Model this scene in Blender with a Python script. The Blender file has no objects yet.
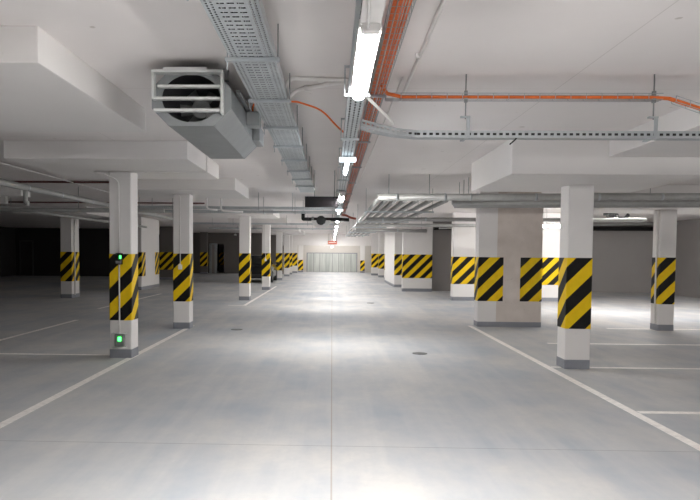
import bpy, math, random
from mathutils import Vector, Matrix
random.seed(7)
C = bpy.context.scene.collection
scene = bpy.context.scene
CEIL = 3.01

# ------------------------------------------------------------------ materials
class NG:
    def __init__(s, name):
        s.mat = bpy.data.materials.new(name); s.mat.use_nodes = True
        s.nt = s.mat.node_tree; s.b = s.nt.nodes['Principled BSDF']
        s.out = s.nt.nodes['Material Output']
    def n(s, t): return s.nt.nodes.new(t)
    def l(s, a, b): s.nt.links.new(a, b)
    def m(s, op, a, b=None, c=None):
        n = s.n('ShaderNodeMath'); n.operation = op
        for i, v in enumerate((a, b, c)):
            if v is None: continue
            if isinstance(v, (int, float)): n.inputs[i].default_value = v
            else: s.l(v, n.inputs[i])
        return n.outputs[0]
    def uv(s):
        n = s.n('ShaderNodeUVMap'); x = s.n('ShaderNodeSeparateXYZ'); s.l(n.outputs[0], x.inputs[0])
        return x.outputs[0], x.outputs[1]
    def obj(s):
        n = s.n('ShaderNodeNewGeometry'); return n.outputs['Position']
    def noise(s, vec, scale, detail=4, rough=.55, stretch=None):
        n = s.n('ShaderNodeTexNoise'); n.inputs['Scale'].default_value = scale
        n.inputs['Detail'].default_value = detail; n.inputs['Roughness'].default_value = rough
        if stretch:
            v = s.n('ShaderNodeVectorMath'); v.operation = 'MULTIPLY'; s.l(vec, v.inputs[0])
            v.inputs[1].default_value = stretch; vec = v.outputs[0]
        s.l(vec, n.inputs['Vector']); return n.outputs['Fac']
    def ramp(s, f, pts):
        r = s.n('ShaderNodeValToRGB'); e = r.color_ramp.elements
        while len(e) < len(pts): e.new(.5)
        for k, (p, c) in enumerate(pts):
            e[k].position = p; e[k].color = (*c, 1) if len(c) == 3 else c
        s.l(f, r.inputs[0]); return r.outputs[0]
    def mix(s, f, a, b, mode='MIX'):
        n = s.n('ShaderNodeMix'); n.data_type = 'RGBA'; n.blend_type = mode
        for i, v in ((0, f), (6, a), (7, b)):
            if isinstance(v, (int, float)): n.inputs[i].default_value = v
            elif isinstance(v, tuple): n.inputs[i].default_value = (*v, 1)
            else: s.l(v, n.inputs[i])
        return n.outputs[2]
    def bump(s, h, strength=.2, dist=.01):
        n = s.n('ShaderNodeBump'); n.inputs['Strength'].default_value = strength
        n.inputs['Distance'].default_value = dist; s.l(h, n.inputs['Height']); s.l(n.outputs[0], s.b.inputs['Normal'])
    def set(s, **k):
        for a, v in k.items():
            i = s.b.inputs[{'col': 'Base Color', 'rough': 'Roughness', 'metal': 'Metallic', 'spec': 'Specular IOR Level', 'coat': 'Coat Weight'}[a]]
            if isinstance(v, tuple): i.default_value = (*v, 1)
            elif isinstance(v, (int, float)): i.default_value = v
            else: s.l(v, i)
        return s
    def holes(s, mask):
        t = s.n('ShaderNodeBsdfTransparent'); x = s.n('ShaderNodeMixShader')
        s.l(mask, x.inputs[0]); s.l(s.b.outputs[0], x.inputs[1]); s.l(t.outputs[0], x.inputs[2]); s.l(x.outputs[0], s.out.inputs[0])

def plain(name, col, rough=.5, metal=0., vary=.06, scale=6, bump=0):
    g = NG(name); p = g.obj(); f = g.noise(p, scale)
    a = tuple(c * (1 - vary) for c in col); b = tuple(min(1, c * (1 + vary)) for c in col)
    g.set(col=g.ramp(f, [(.3, a), (.7, b)]), rough=rough, metal=metal)
    if bump: g.bump(g.noise(p, 60), bump, .004)
    return g.mat
def glow(name, col, strength):
    g = NG(name); g.set(col=(.8, .8, .8))
    g.b.inputs['Emission Color'].default_value = (*col, 1); g.b.inputs['Emission Strength'].default_value = strength
    return g.mat

def mat_floor():
    g = NG('polished_concrete'); p = g.obj()
    x = g.n('ShaderNodeSeparateXYZ'); g.l(p, x.inputs[0]); X, Y = x.outputs[0], x.outputs[1]
    big = g.noise(p, .35, 5, .6); mid = g.noise(p, 1.6, 6, .65, (1, .55, 1)); fine = g.noise(p, 14, 5, .7)
    streak = g.noise(p, 1.1, 4, .6, (2.6, .12, 1))
    c = g.ramp(big, [(.3, (.37, .40, .45)), (.5, (.52, .51, .50)), (.68, (.60, .58, .56))])
    c = g.mix(g.ramp(mid, [(.38, (0, 0, 0)), (.68, (.62, .62, .62))]), c, (.35, .39, .45))
    c = g.mix(g.ramp(streak, [(.45, (0, 0, 0)), (.72, (.45, .45, .45))]), c, (.62, .60, .575))
    c = g.mix(g.ramp(fine, [(.25, (.35, .35, .35)), (.55, (0, 0, 0))]), c, (.44, .45, .46))
    # saw-cut joints: one along the aisle, one across every ten metres
    jx = g.m('LESS_THAN', g.m('ABSOLUTE', g.m('SUBTRACT', X, .01)), .006)
    fy = g.m('ABSOLUTE', g.m('SUBTRACT', g.m('FRACT', g.m('ADD', g.m('DIVIDE', g.m('SUBTRACT', Y, 5.24), 10.), .5)), .5))
    jy = g.m('LESS_THAN', fy, .0006)
    c = g.mix(g.m('MULTIPLY', jx, .5), c, (.30, .23, .17)); c = g.mix(g.m('MULTIPLY', jy, .45), c, (.16, .16, .16))
    r = g.ramp(mid, [(.3, (.60, .60, .60)), (.7, (.80, .80, .80))])
    g.set(col=c, rough=r, spec=.07)
    g.bump(g.noise(p, 5, 4, .6), .04, .006)
    return g.mat
def mat_paint(name, base, dark, rough=.75):
    g = NG(name); p = g.obj()
    c = g.ramp(g.noise(p, .5, 5, .6), [(.3, dark), (.65, base)])
    pores = g.noise(p, 9, 2, .5)
    c = g.mix(g.ramp(pores, [(.22, (.5, .5, .5)), (.27, (0, 0, 0))]), c, tuple(v * .75 for v in base))
    g.set(col=c, rough=rough); g.bump(g.noise(p, 45, 4), .12, .004)
    return g.mat
def mat_ceiling():
    g = NG('painted_concrete_ceiling'); p = g.obj()
    x = g.n('ShaderNodeSeparateXYZ'); g.l(p, x.inputs[0]); X, Y = x.outputs[0], x.outputs[1]
    c = g.ramp(g.noise(p, .5, 5, .6), [(.3, (.775, .735, .72)), (.65, (.825, .785, .77))])
    fy = g.m('ABSOLUTE', g.m('SUBTRACT', g.m('FRACT', g.m('DIVIDE', g.m('ADD', Y, .3), 2.35)), .5))
    fx = g.m('ABSOLUTE', g.m('SUBTRACT', g.m('FRACT', g.m('DIVIDE', g.m('ADD', X, .45), 4.7)), .5))
    j = g.m('MAXIMUM', g.m('LESS_THAN', fy, .0016), g.m('LESS_THAN', fx, .0009))
    dots = g.ramp(g.noise(p, 7, 1, .4), [(.2, (.6, .6, .6)), (.23, (0, 0, 0))])
    c = g.mix(g.m('MULTIPLY', j, .35), c, (.40, .36, .33)); c = g.mix(dots, c, (.45, .40, .36))
    g.set(col=c, rough=.8); g.bump(g.noise(p, 40, 4), .08, .004)
    return g.mat
def mat_stripe(name, dull=1.):
    g = NG(name); u, v = g.uv()
    f = g.m('FRACT', g.m('DIVIDE', g.m('SUBTRACT', v, u), .455))
    w = g.m('LESS_THAN', f, .5)
    wear = g.noise(g.obj(), 9, 4)
    y = g.ramp(wear, [(.3, (.82 * dull, .54 * dull, .006)), (.7, (.90 * dull, .61 * dull, .010))])
    k = g.ramp(wear, [(.3, (.006, .006, .006)), (.7, (.012, .0115, .011))])
    g.set(col=g.mix(w, y, k), rough=.5, spec=.2)
    return g.mat
def hole(g, u, v, uc, wu, pv, wv, off=0.):
    a = g.m('LESS_THAN', g.m('ABSOLUTE', g.m('SUBTRACT', u, uc)), wu / 2)
    f = g.m('ABSOLUTE', g.m('SUBTRACT', g.m('FRACT', g.m('ADD', g.m('DIVIDE', v, pv), off)), .5))
    return g.m('MULTIPLY', a, g.m('LESS_THAN', f, wv / pv / 2))
def mat_perf(name, rows):
    g = NG(name); u, v = g.uv(); acc = None
    for r in rows:
        h = hole(g, u, v, *r); acc = h if acc is None else g.m('MAXIMUM', acc, h)
    f = g.noise(g.obj(), 5)
    g.set(col=g.ramp(f, [(.3, (.42, .45, .47)), (.7, (.52, .55, .56))]), rough=.42, metal=.55)
    g.holes(acc); return g.mat
def mat_raw():
    g = NG('raw_concrete'); p = g.obj()
    c = g.ramp(g.noise(p, 2.2, 6, .65), [(.3, (.60, .53, .48)), (.7, (.72, .65, .60))])
    c = g.mix(g.ramp(g.noise(p, 12, 2), [(.24, (.6, .6, .6)), (.3, (0, 0, 0))]), c, (.48, .41, .36))
    g.set(col=c, rough=.85); g.bump(g.noise(p, 30, 5), .25, .005); return g.mat
def mat_gate():
    g = NG('translucent_gate_strips'); p = g.obj()
    x = g.n('ShaderNodeSeparateXYZ'); g.l(p, x.inputs[0])
    s = g.m('FRACT', g.m('DIVIDE', x.outputs[0], .52))
    c = g.mix(g.ramp(g.noise(p, 1.4, 4, .6, (3, 1, .3)), [(.3, (0, 0, 0)), (.7, (1, 1, 1))]), (.40, .43, .41), (.60, .62, .59))
    c = g.mix(g.m('LESS_THAN', s, .09), c, (.28, .30, .29))
    g.set(col=c, rough=.4); return g.mat

M = {}
M['floor'] = mat_floor(); M['ceiling'] = mat_ceiling()
M['white'] = mat_paint('white_painted_concrete', (.80, .775, .76), (.75, .725, .71))
M['wallgrey'] = mat_paint('grey_painted_wall', (.33, .31, .30), (.30, .28, .27))
M['walldark'] = mat_paint('unlit_dark_wall', (.035, .032, .031), (.025, .023, .022))  # shade of the left hall put into a near-black wall colour
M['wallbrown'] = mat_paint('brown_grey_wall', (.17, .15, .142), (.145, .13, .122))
M['wallbeige'] = mat_paint('beige_wall', (.60, .57, .53), (.55, .52, .48))
M['plinth'] = plain('grey_plinth_paint', (.25, .26, .29), .5)
M['stripe'] = mat_stripe('hazard_stripes')
M['raw'] = mat_raw()
M['line'] = plain('road_paint', (.88, .84, .80), .55, vary=.12, scale=14)
M['galv'] = plain('galvanised_steel', (.46, .49, .51), .4, .6, .1, 8)
M['fangalv'] = plain('fan_casing_steel', (.29, .305, .31), .42, .55, .07, 5)
M['fanlight'] = plain('fan_grille_paint', (.62, .63, .62), .45, .2)
M['steel'] = plain('dull_steel', (.30, .31, .31), .45, .7)
M['insul'] = plain('insulation_jacket', (.38, .38, .37), .45, .25, .08, 7)
M['pvc'] = plain('white_plastic', (.86, .84, .82), .4)
M['orange'] = plain('orange_cable', (.80, .17, .028), .45, 0, .15, 20)
M['red'] = plain('red_pipe', (.09, .016, .014), .5)
M['black'] = plain('black_plastic', (.012, .012, .013), .25)
M['blackpanel'] = plain('glossy_black_panel', (.004, .0035, .004), .12)
M['rubber'] = plain('dark_rubber', (.02, .02, .02), .7)
M['cable'] = plain('grey_cable', (.018, .018, .02), .6)
M['glass'] = plain('dark_car_glass', (.01, .011, .012), .08)
M['carpaint'] = plain('dark_car_paint', (.012, .012, .014), .2)
M['redlens'] = plain('red_lens', (.06, .005, .005), .2)
M['signred'] = plain('orange_red_sign', (.50, .12, .075), .5)
M['iron'] = plain('cast_iron', (.10, .10, .10), .5, .5)
M['gate'] = mat_gate()
M['lamp'] = glow('lit_diffuser', (1, .985, .96), 185)
M['lampfar'] = glow('lit_diffuser_dimmer', (1, .985, .96), 135)
M['lampnarrow'] = glow('lit_narrow_tube', (.9, .95, 1), 60)
M['lampside'] = glow('lit_tube', (1, .985, .96), 150); M['lampsoft'] = glow('soft_lit_tube', (1, .985, .96), 45); M['lampbar'] = glow('lit_end_lens', (.80, .92, 1), 1.2)
M['green'] = glow('green_lamp', (.02, 1, .10), 2.2)
M['spark'] = glow('small_white_lamp', (1, .97, .9), 5)
M['tray_wide'] = mat_perf('perforated_tray_steel',
    [(.020, .012, .032, .016), (.045, .012, .032, .016, .5), (.235, .012, .032, .016, .5), (.260, .012, .032, .016)] +
    [(c, .038, .06, .016, o) for c, o in ((.090, 0), (.14, .0), (.190, 0.))])
M['tray_trunk'] = mat_perf('slotted_trunking_steel', [(.022, .011, .08, .055), (.055, .011, .08, .055, .5), (.088, .011, .08, .055)])
M['tray_side'] = mat_perf('slotted_cross_tray_steel', [(.03, .017, .05, .028), (.08, .014, .05, .024, .5), (.125, .014, .05, .024), (.18, .017, .05, .028)])

# ------------------------------------------------------------------ mesh builder
class MB:
    def __init__(s): s.v = []; s.f = []; s.uv = []; s.sm = []
    def face(s, pts, uv=None, smooth=False):
        i = len(s.v); s.v += [tuple(p) for p in pts]; s.f.append(tuple(range(i, i + len(pts)))); s.uv.append(uv); s.sm.append(smooth)
    def box(s, x0, x1, y0, y1, z0, z1):
        i = len(s.v)
        s.v += [(x0, y0, z0), (x1, y0, z0), (x1, y1, z0), (x0, y1, z0), (x0, y0, z1), (x1, y0, z1), (x1, y1, z1), (x0, y1, z1)]
        for f in ((3, 2, 1, 0), (4, 5, 6, 7), (0, 1, 5, 4), (1, 2, 6, 5), (2, 3, 7, 6), (3, 0, 4, 7)):
            s.f.append(tuple(i + k for k in f)); s.uv.append(None); s.sm.append(False)
        return s
    def prism(s, pts, z0, z1, cap=True):           # pts CCW in plan
        n = len(pts); i = len(s.v)
        s.v += [(x, y, z0) for x, y in pts] + [(x, y, z1) for x, y in pts]
        for k in range(n):
            j = (k + 1) % n; s.f.append((i + k, i + j, i + n + j, i + n + k)); s.uv.append(None); s.sm.append(False)
        if cap:
            s.f.append(tuple(i + k for k in reversed(range(n)))); s.f.append(tuple(i + n + k for k in range(n)))
            s.uv += [None, None]; s.sm += [False, False]
        return s
    def tube(s, pts, r, n=10, cap=True, closed=False):
        pts = [Vector(p) for p in pts]; i0 = len(s.v); m = len(pts); up = None
        for k, p in enumerate(pts):
            a = pts[k - 1] if (k or closed) else None; b = pts[(k + 1) % m] if (k < m - 1 or closed) else None
            d1 = (p - a).normalized() if a is not None else None; d2 = (b - p).normalized() if b is not None else None
            d = (d1 + d2).normalized() if d1 is not None and d2 is not None else (d1 if d2 is None else d2)
            if up is None:
                up = Vector((0, 0, 1)) if abs(d.z) < .9 else Vector((1, 0, 0))
            side = d.cross(up).normalized(); up = side.cross(d).normalized()
            sc = 1.
            if d1 is not None and d2 is not None:
                sc = 1 / max(.6, math.cos(d1.angle(d2, 0) / 2))
            for q in range(n):
                t = 2 * math.pi * q / n
                s.v.append(tuple(p + (side * math.cos(t) + up * math.sin(t)) * r * (sc if len(pts) < 4 else 1)))
        for k in range(m if closed else m - 1):
            for q in range(n):
                a = i0 + k * n + q; b = i0 + k * n + (q + 1) % n; kk = (k + 1) % m
                s.f.append((a, b, i0 + kk * n + (q + 1) % n, i0 + kk * n + q)); s.uv.append(None); s.sm.append(True)
        if cap and not closed:
            s.f.append(tuple(i0 + q for q in reversed(range(n)))); s.f.append(tuple(i0 + (m - 1) * n + q for q in range(n)))
            s.uv += [None, None]; s.sm += [False, False]
        return s
    def build(s, name, mat, parent=None, bevel=0, solid=0):
        me = bpy.data.meshes.new(name); me.from_pydata(s.v, [], s.f)
        if any(u is not None for u in s.uv):
            l = me.uv_layers.new(name='UVMap'); k = 0
            for f, u in zip(s.f, s.uv):
                for q in range(len(f)):
                    if u is not None: l.data[k + q].uv = u[q]
                k += len(f)
        for p, q in zip(me.polygons, s.sm): p.use_smooth = q
        me.materials.append(M[mat]); me.update()
        o = bpy.data.objects.new(name, me); C.objects.link(o)
        if parent is not None:
            o.parent = parent; o.matrix_parent_inverse = Matrix.Translation(-parent.location)
        if bevel:
            b = o.modifiers.new('bevel', 'BEVEL'); b.width = bevel; b.segments = 2; b.limit_method = 'ANGLE'
        if solid:
            b = o.modifiers.new('solid', 'SOLIDIFY'); b.thickness = solid; b.offset = 0
        return o
def tag(o, label, cat, group=None):
    o['label'] = label; o['category'] = cat
    if group: o['group'] = group
    return o
def thing(name, loc, label, cat, group=None):
    o = bpy.data.objects.new(name, None); o.empty_display_size = .1; C.objects.link(o); o.location = loc
    return tag(o, label, cat, group)
def struct(name, mb, mat, **k):
    o = mb.build(name, mat, **k); o['kind'] = 'structure'; return o
def arc(p0, p1, p2, n=6):                         # quadratic bend p0 -> p2 with corner p1
    p0, p1, p2 = map(Vector, (p0, p1, p2))
    return [(1 - t) ** 2 * p0 + 2 * t * (1 - t) * p1 + t * t * p2 for t in [k / n for k in range(n + 1)]]
def bent(pts, r=.1, n=6):                          # polyline with rounded corners
    pts = [Vector(p) for p in pts]; out = [pts[0]]
    for a, b, c in zip(pts, pts[1:], pts[2:]):
        d1 = (a - b); d2 = (c - b); k = min(r, d1.length * .45, d2.length * .45)
        out += arc(b + d1.normalized() * k, b, b + d2.normalized() * k, n)
    return out + [pts[-1]]

# ------------------------------------------------------------------ camera (fitted)
pit, rol, yaw = .0452, .0083, -.0262
fw = Vector((math.sin(yaw) * math.cos(pit), math.cos(yaw) * math.cos(pit), -math.sin(pit)))
rt = Vector((math.cos(yaw), -math.sin(yaw), 0)); up = rt.cross(fw)
r2 = math.cos(rol) * rt + math.sin(rol) * up; u2 = math.cos(rol) * up - math.sin(rol) * rt
cam = bpy.data.cameras.new('camera'); co = bpy.data.objects.new('camera', cam); C.objects.link(co)
mt = Matrix((r2, u2, -fw)).transposed().to_4x4(); mt.translation = (0, 0, 1.6); co.matrix_world = mt
cam.sensor_width = 36; cam.sensor_fit = 'HORIZONTAL'; cam.lens = 36 * 640 / 700
cam.shift_x = (350 - 315.06) / 700; cam.shift_y = (281.56 - 250) / 700; cam.clip_end = 200
scene.camera = co

# ------------------------------------------------------------------ the shell
XL, XR, YB = -20., 13.9, -7.
struct('floor', MB().box(XL, XR, YB, 53.6, -.2, 0), 'floor')
struct('ceiling', MB().box(XL, XR, YB, 53.6, CEIL, CEIL + .25), 'ceiling')
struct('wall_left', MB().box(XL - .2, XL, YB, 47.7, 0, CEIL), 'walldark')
struct('wall_behind', MB().box(XL, XR, YB - .2, YB, 0, CEIL), 'wallgrey')
struct('wall_right', MB().box(XR, XR + .2, YB, 27.6, 0, CEIL), 'wallgrey')
struct('wall_far_right', MB().box(4.2, XR, 27.6, 27.8, 0, CEIL), 'wallgrey')
struct('wall_right_of_aisle', MB().box(4.6, 4.8, 27.8, 53.6, 0, CEIL), 'wallgrey')
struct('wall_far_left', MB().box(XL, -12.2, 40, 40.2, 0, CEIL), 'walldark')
w = MB(); w.box(-12.2, -8.72, 47.5, 47.7, 0, CEIL); w.box(-8.72, -8.05, 47.5, 47.7, 2.15, CEIL); w.box(-8.05, -3.6, 47.5, 47.7, 0, CEIL)
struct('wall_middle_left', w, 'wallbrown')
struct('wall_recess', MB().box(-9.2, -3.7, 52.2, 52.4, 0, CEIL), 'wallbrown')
struct('wall_left_of_gate', MB().box(-3.75, -3.6, 47.5, 53.6, 0, CEIL), 'wallbeige')
w = MB(); w.box(-3.6, -2.12, 53.3, 53.5, 0, CEIL); w.box(2.1, 4.6, 53.3, 53.5, 0, CEIL); w.box(-2.12, 2.1, 53.3, 53.5, 1.6, CEIL)
struct('wall_far', w, 'wallbeige')
struct('trim_1', MB().box(-3.6, 4.6, 47.0, 47.45, 2.13, CEIL), 'white')   # the lintel beam
# door frame of the recess, far left
d = thing('door_1', (-8.8, 47.45, 0), 'pale metal door frame in the dim far left wall', 'door'); d['kind'] = 'structure'
MB().box(-9.12, -8.94, 47.35, 47.49, 0, 2.15).build('door_jamb', 'galv', d)
MB().box(-8.72, -8.54, 47.35, 47.49, 0, 2.15).build('door_jamb', 'galv', d)
MB().box(-9.12, -8.54, 47.35, 47.49, 2.15, 2.22).build('door_head', 'galv', d)
MB().box(-8.94, -8.72, 47.40, 47.46, 0.01, 2.15).build('door_leaf', 'wallgrey', d)
d = thing('door_2', (-19.3, 39.9, 0), 'dim grey door frame on the shade-darkened wall at the far left', 'door'); d['kind'] = 'structure'
MB().box(-19.75, -19.66, 39.93, 40.0, 0, 2.15).build('door_jamb', 'iron', d)
MB().box(-18.94, -18.85, 39.93, 40.0, 0, 2.15).build('door_jamb', 'iron', d)
MB().box(-19.75, -18.85, 39.93, 40.0, 2.15, 2.22).build('door_head', 'iron', d)
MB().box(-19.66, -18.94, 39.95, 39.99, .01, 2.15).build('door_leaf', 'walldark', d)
# gate
gt = thing('roller_gate', (0, 53.3, 0), 'pale grey gate of upright strips closing the far end of the aisle', 'gate')
MB().box(-2.05, 2.03, 53.33, 53.38, .02, 1.54).build('gate_panel', 'gate', gt)
f = MB(); f.box(-2.12, -2.05, 53.29, 53.4, 0, 1.6); f.box(2.03, 2.1, 53.29, 53.4, 0, 1.6); f.box(-2.05, 2.03, 53.29, 53.4, 1.54, 1.6); f.box(-2.05, 2.03, 53.29, 53.4, 0, .02)
f.build('gate_frame', 'plinth', gt)

# dropped panels over the columns, and the beam on the right
n = 2
def drop(x0, x1, y0, y1, z0):
    global n
    struct('trim_%d' % n, MB().box(x0, x1, y0, y1, z0, CEIL), 'white', bevel=.006); n += 1
for y0, y1 in ((4.04, 6.37), (8.2, 10.47), (12.22, 14.2), (20.2, 22.5), (26.1, 28.5), (35.5, 37.9), (41.7, 44.1)):
    drop(-4.24, -1.86, y0, y1, 2.78)
drop(2.16, 4.6, 7.86, 10.1, 2.57)
drop(5.6, 8.4, 13.0, 15.1, 2.57)
drop(3.32, 7.6, -1.5, 7.86, 2.78)
drop(-10.2, -7.8, 20.2, 22.6, 2.78)

# ------------------------------------------------------------------ painted lines and drains
def line(pts_a, pts_b, label, group, name='painted_line'):
    (x0, y0), (x1, y1) = pts_a, pts_b
    o = MB().box(x0, x1, y0, y1, 0, .0015).build(name, 'line'); tag(o, label, 'floor marking', group); return o
bl = 'painted bay lines'
line((-3.06, -6), (-2.96, 13.75), 'long pale line along the left edge of the aisle passing the first two columns', bl)
line((3.03, -6), (3.13, 14.3), 'long pale line along the right edge of the aisle ending at the raw concrete pier', bl)
line((-19, 9.66), (-3.4, 9.74), 'pale line running left from the column with the green lamps', bl)
line((-5.93, 9.75), (-5.83, 14.6), 'pale line crossing the dark bay behind the green lamp column', bl)
line((3.14, 6.50), (13, 6.60), 'pale cross line nearest the camera on the right', bl)
line((3.14, 9.10), (13, 9.18), 'pale cross line beside the foot of the nearest right column', bl)
line((3.9, 11.55), (13, 11.65), 'pale cross line between the nearest right column and the slim column behind it', bl)
line((6.0, 14.0), (13, 14.1), 'pale cross line just behind the slim right column', bl)
line((-6.5, 17.5), (-6.4, 24), 'faint pale line on the dim floor behind the second left column', bl)
line((-3.1, 19.0), (-2.55, 19.12), 'short pale tick crossing in front of the third left column', bl)
line((-2.66, 19.12), (-2.56, 30), 'pale line along the left aisle edge past the third left column', bl)
line((-3.1, 31.5), (-2.5, 31.62), 'short pale tick in front of the fifth left column', bl)
def drain(x, y, r, label, mat='iron'):
    t = thing('floor_drain', (x, y, 0), label, 'drain cover', 'floor drains')
    MB().prism([(x + r * math.cos(a), y + r * math.sin(a)) for a in [k * math.pi / 12 for k in range(24)]], 0, .004).build('cover', mat, t)
    g = MB()
    for k in range(-2, 3):
        h = math.sqrt(max(0, (r * .8) ** 2 - (k * r * .3) ** 2)); g.box(x - h, x + h, y + k * r * .3 - .008, y + k * r * .3 + .008, .004, .0055)
    g.build('grating', 'steel', t)
drain(1.42, 10.23, .12, 'round dark drain cover on the right half of the aisle floor')
drain(-1.95, 13.1, .12, 'round dark drain cover on the left half of the aisle near the second column')
drain(1.25, 20.5, .12, 'small dark drain cover far down the right half of the aisle')

# ------------------------------------------------------------------ columns
def rrect(x0, x1, y0, y1, c=.012):
    return [(x0 + c, y0), (x1 - c, y0), (x1, y0 + c), (x1, y1 - c), (x1 - c, y1), (x0 + c, y1), (x0, y1 - c), (x0, y0 + c)]
def band(parent, path, z0, z1, phase=0., name='hazard_band'):
    m = MB(); u = phase; h = z1 - z0
    for (xa, ya), (xb, yb) in zip(path, path[1:]):
        l = math.hypot(xb - xa, yb - ya)
        m.face([(xa, ya, z0), (xb, yb, z0), (xb, yb, z1), (xa, ya, z1)], [(u, 0), (u + l, 0), (u + l, h), (u, h)]); u += l
    o = m.build(name, 'stripe', parent, solid=.002); return o
def column(label, x0, x1, y0, y1, top, zb=.566, zt=1.557, phase=0., bands='full', mat='white', group='hazard striped columns', plinth=True, name='striped_column', pz=.13):
    t = thing(name, ((x0 + x1) / 2, (y0 + y1) / 2, 0), label, 'column' if name == 'striped_column' else 'pier', group)
    MB().prism(rrect(x0, x1, y0, y1), 0, top - .003).build('shaft', mat, t)
    e = .004
    if plinth: MB().prism(rrect(x0 - e, x1 + e, y0 - e, y1 + e), 0, pz).build('plinth', 'plinth', t)
    q = rrect(x0 - e, x1 + e, y0 - e, y1 + e)
    if bands == 'full':
        p = [q[6], q[7], q[0], q[1], q[2], q[3], q[4], q[5], q[6]]; band(t, p, zb, zt, phase - (y1 - y0))
    elif bands == 'front':
        p = [(x0 - e, y1 - .02), q[7], q[0], q[1], q[2], (x1 + e, y1 - .02)]; band(t, p, zb, zt, phase)
    return t
W = .335
gl = 'hazard striped columns left of the aisle'; gr = 'hazard striped columns right of the aisle'
L = lambda y: (y, y + .33)
column('white column with yellow black band carrying two green lamps at the left of the aisle', -3.315, -2.985, 9.45, 9.78, 2.78, phase=-.2065, group=gl)
column('second white striped column on the left, small switch box on its band', -3.28, -2.94, 13.15, 13.48, 2.78, phase=-.24, group=gl)
column('third white striped column left of the aisle, with a pale tick line at its foot', -3.07, -2.72, 21.1, 21.43, 2.78, phase=-.26, group=gl)
column('fourth white striped column left of the aisle, in front of the parked black car', -2.98, -2.64, 27.15, 27.48, 2.78, phase=-.2, group=gl)
column('fifth white striped column left of the aisle, just beyond the black car', -3.2, -2.86, 36.5, 36.83, 2.78, phase=.1, group=gl)
column('sixth white striped column left of the aisle', -3.18, -2.84, 42.6, 42.93, 2.78, phase=.2, group=gl)
column('last white striped column left of the aisle, against the lintel beam', -3.3, -2.9, 46.4, 46.75, 2.9, phase=.0, group=gl)
column('white striped column just beyond the lintel beam on the left', -3.1, -2.72, 50.0, 50.3, CEIL, phase=.1, group=gl)
column('low striped post standing left of the far gate', -2.75, -2.35, 52.0, 52.3, CEIL, zb=.15, zt=1.0, phase=.0, group=gl)
column('nearest white striped column at the right of the aisle', 3.275, 3.62, 9.0, 9.33, 2.57, phase=-.26, group=gr)
r2c = column('slim white striped column at the far right with a white pipe down its side', 6.94, 7.275, 13.75, 14.08, 2.57, phase=-.275, group=gr)
column('dim white striped column standing alone in the dark left hall', -9.13, -8.75, 21.3, 21.95, 2.78, phase=.1, group=gl)
# raw concrete pier: white left strip, two separate bands
t = thing('concrete_pier', (3.9, 14.35, 0), 'wide pier of raw beige concrete with a white left strip and two separate bands', 'pier', gr)
MB().box(3.62, 4.60, 14.15, 14.5, .0, 2.62).build('shaft', 'raw', t)
MB().box(3.22, 3.62, 14.15, 14.5, 0, CEIL - .003).build('painted_strip', 'white', t)
MB().box(3.62, 4.60, 14.3, 14.5, 2.62, CEIL - .003).build('upper_recess', 'raw', t)
MB().box(3.213, 4.606, 14.143, 14.507, 0, .11).build('plinth', 'plinth', t)
band(t, [(3.214, 14.5), (3.214, 14.144), (3.76, 14.144)], .566, 1.53, -.0945)
band(t, [(4.13, 14.144), (4.606, 14.144), (4.606, 14.5)], .566, 1.53, .27)
# wide piers on the right
column('wide white striped pier behind the raw concrete one, lit by a bright tube', 4.13, 8.05, 22.0, 22.35, CEIL, phase=-.12, zb=.566, zt=1.5, bands='front', name='concrete_pier', group=gr)
column('wide white striped pier facing the camera right of the aisle under the pipes', 2.97, 4.2, 26.95, 27.3, CEIL, phase=.12, bands='front', name='concrete_pier', group=gr)
column('long white pier lying along the right edge of the aisle beyond the wide striped one', 2.93, 3.9, 30.2, 35.6, CEIL, phase=-5.45 + .3, bands='none', name='concrete_pier', group=gr)
pier = [o for o in C.objects if o.name.startswith('concrete_pier')][-1]
band(pier, [(2.926, 30.196), (3.904, 30.196)], .566, 1.557, .2)
column('first slim striped pier past the long white pier on the right', 3.2, 3.65, 38.9, 39.3, CEIL, phase=.1, bands='front', name='concrete_pier', group=gr)
column('second slim striped pier past the long white pier on the right', 3.1, 3.75, 42.6, 43.0, CEIL, phase=.2, bands='front', name='concrete_pier', group=gr)
column('last slim striped pier on the right, against the lintel beam', 2.85, 3.6, 46.3, 46.7, CEIL, phase=.2, bands='front', name='concrete_pier', group=gr)
column('low striped post standing right of the far gate', 2.3, 2.65, 52.0, 52.3, CEIL, zb=.15, zt=1.0, phase=.1, group=gr)
# piers in the dim left hall
t = column('long pale pier seen between the first two left columns with a band at each end', -8.25, -7.85, 26.2, 28.9, CEIL, bands='none', name='concrete_pier', group='piers in the left hall')
band(t, [(-8.254, 26.196), (-7.846, 26.196), (-7.846, 26.75)], .566, 1.557, 0)
band(t, [(-7.846, 28.2), (-7.846, 28.9)], .566, 1.557, .1)
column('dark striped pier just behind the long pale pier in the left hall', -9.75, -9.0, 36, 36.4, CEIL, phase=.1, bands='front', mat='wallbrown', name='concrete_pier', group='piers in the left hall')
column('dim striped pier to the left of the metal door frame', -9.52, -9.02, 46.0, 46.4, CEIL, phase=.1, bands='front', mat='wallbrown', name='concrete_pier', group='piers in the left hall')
column('dim striped pier inside the recess to the right of the metal door frame', -8.86, -8.5, 50, 50.3, CEIL, phase=.1, bands='front', mat='wallbrown', name='concrete_pier', group='piers in the left hall')

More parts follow.
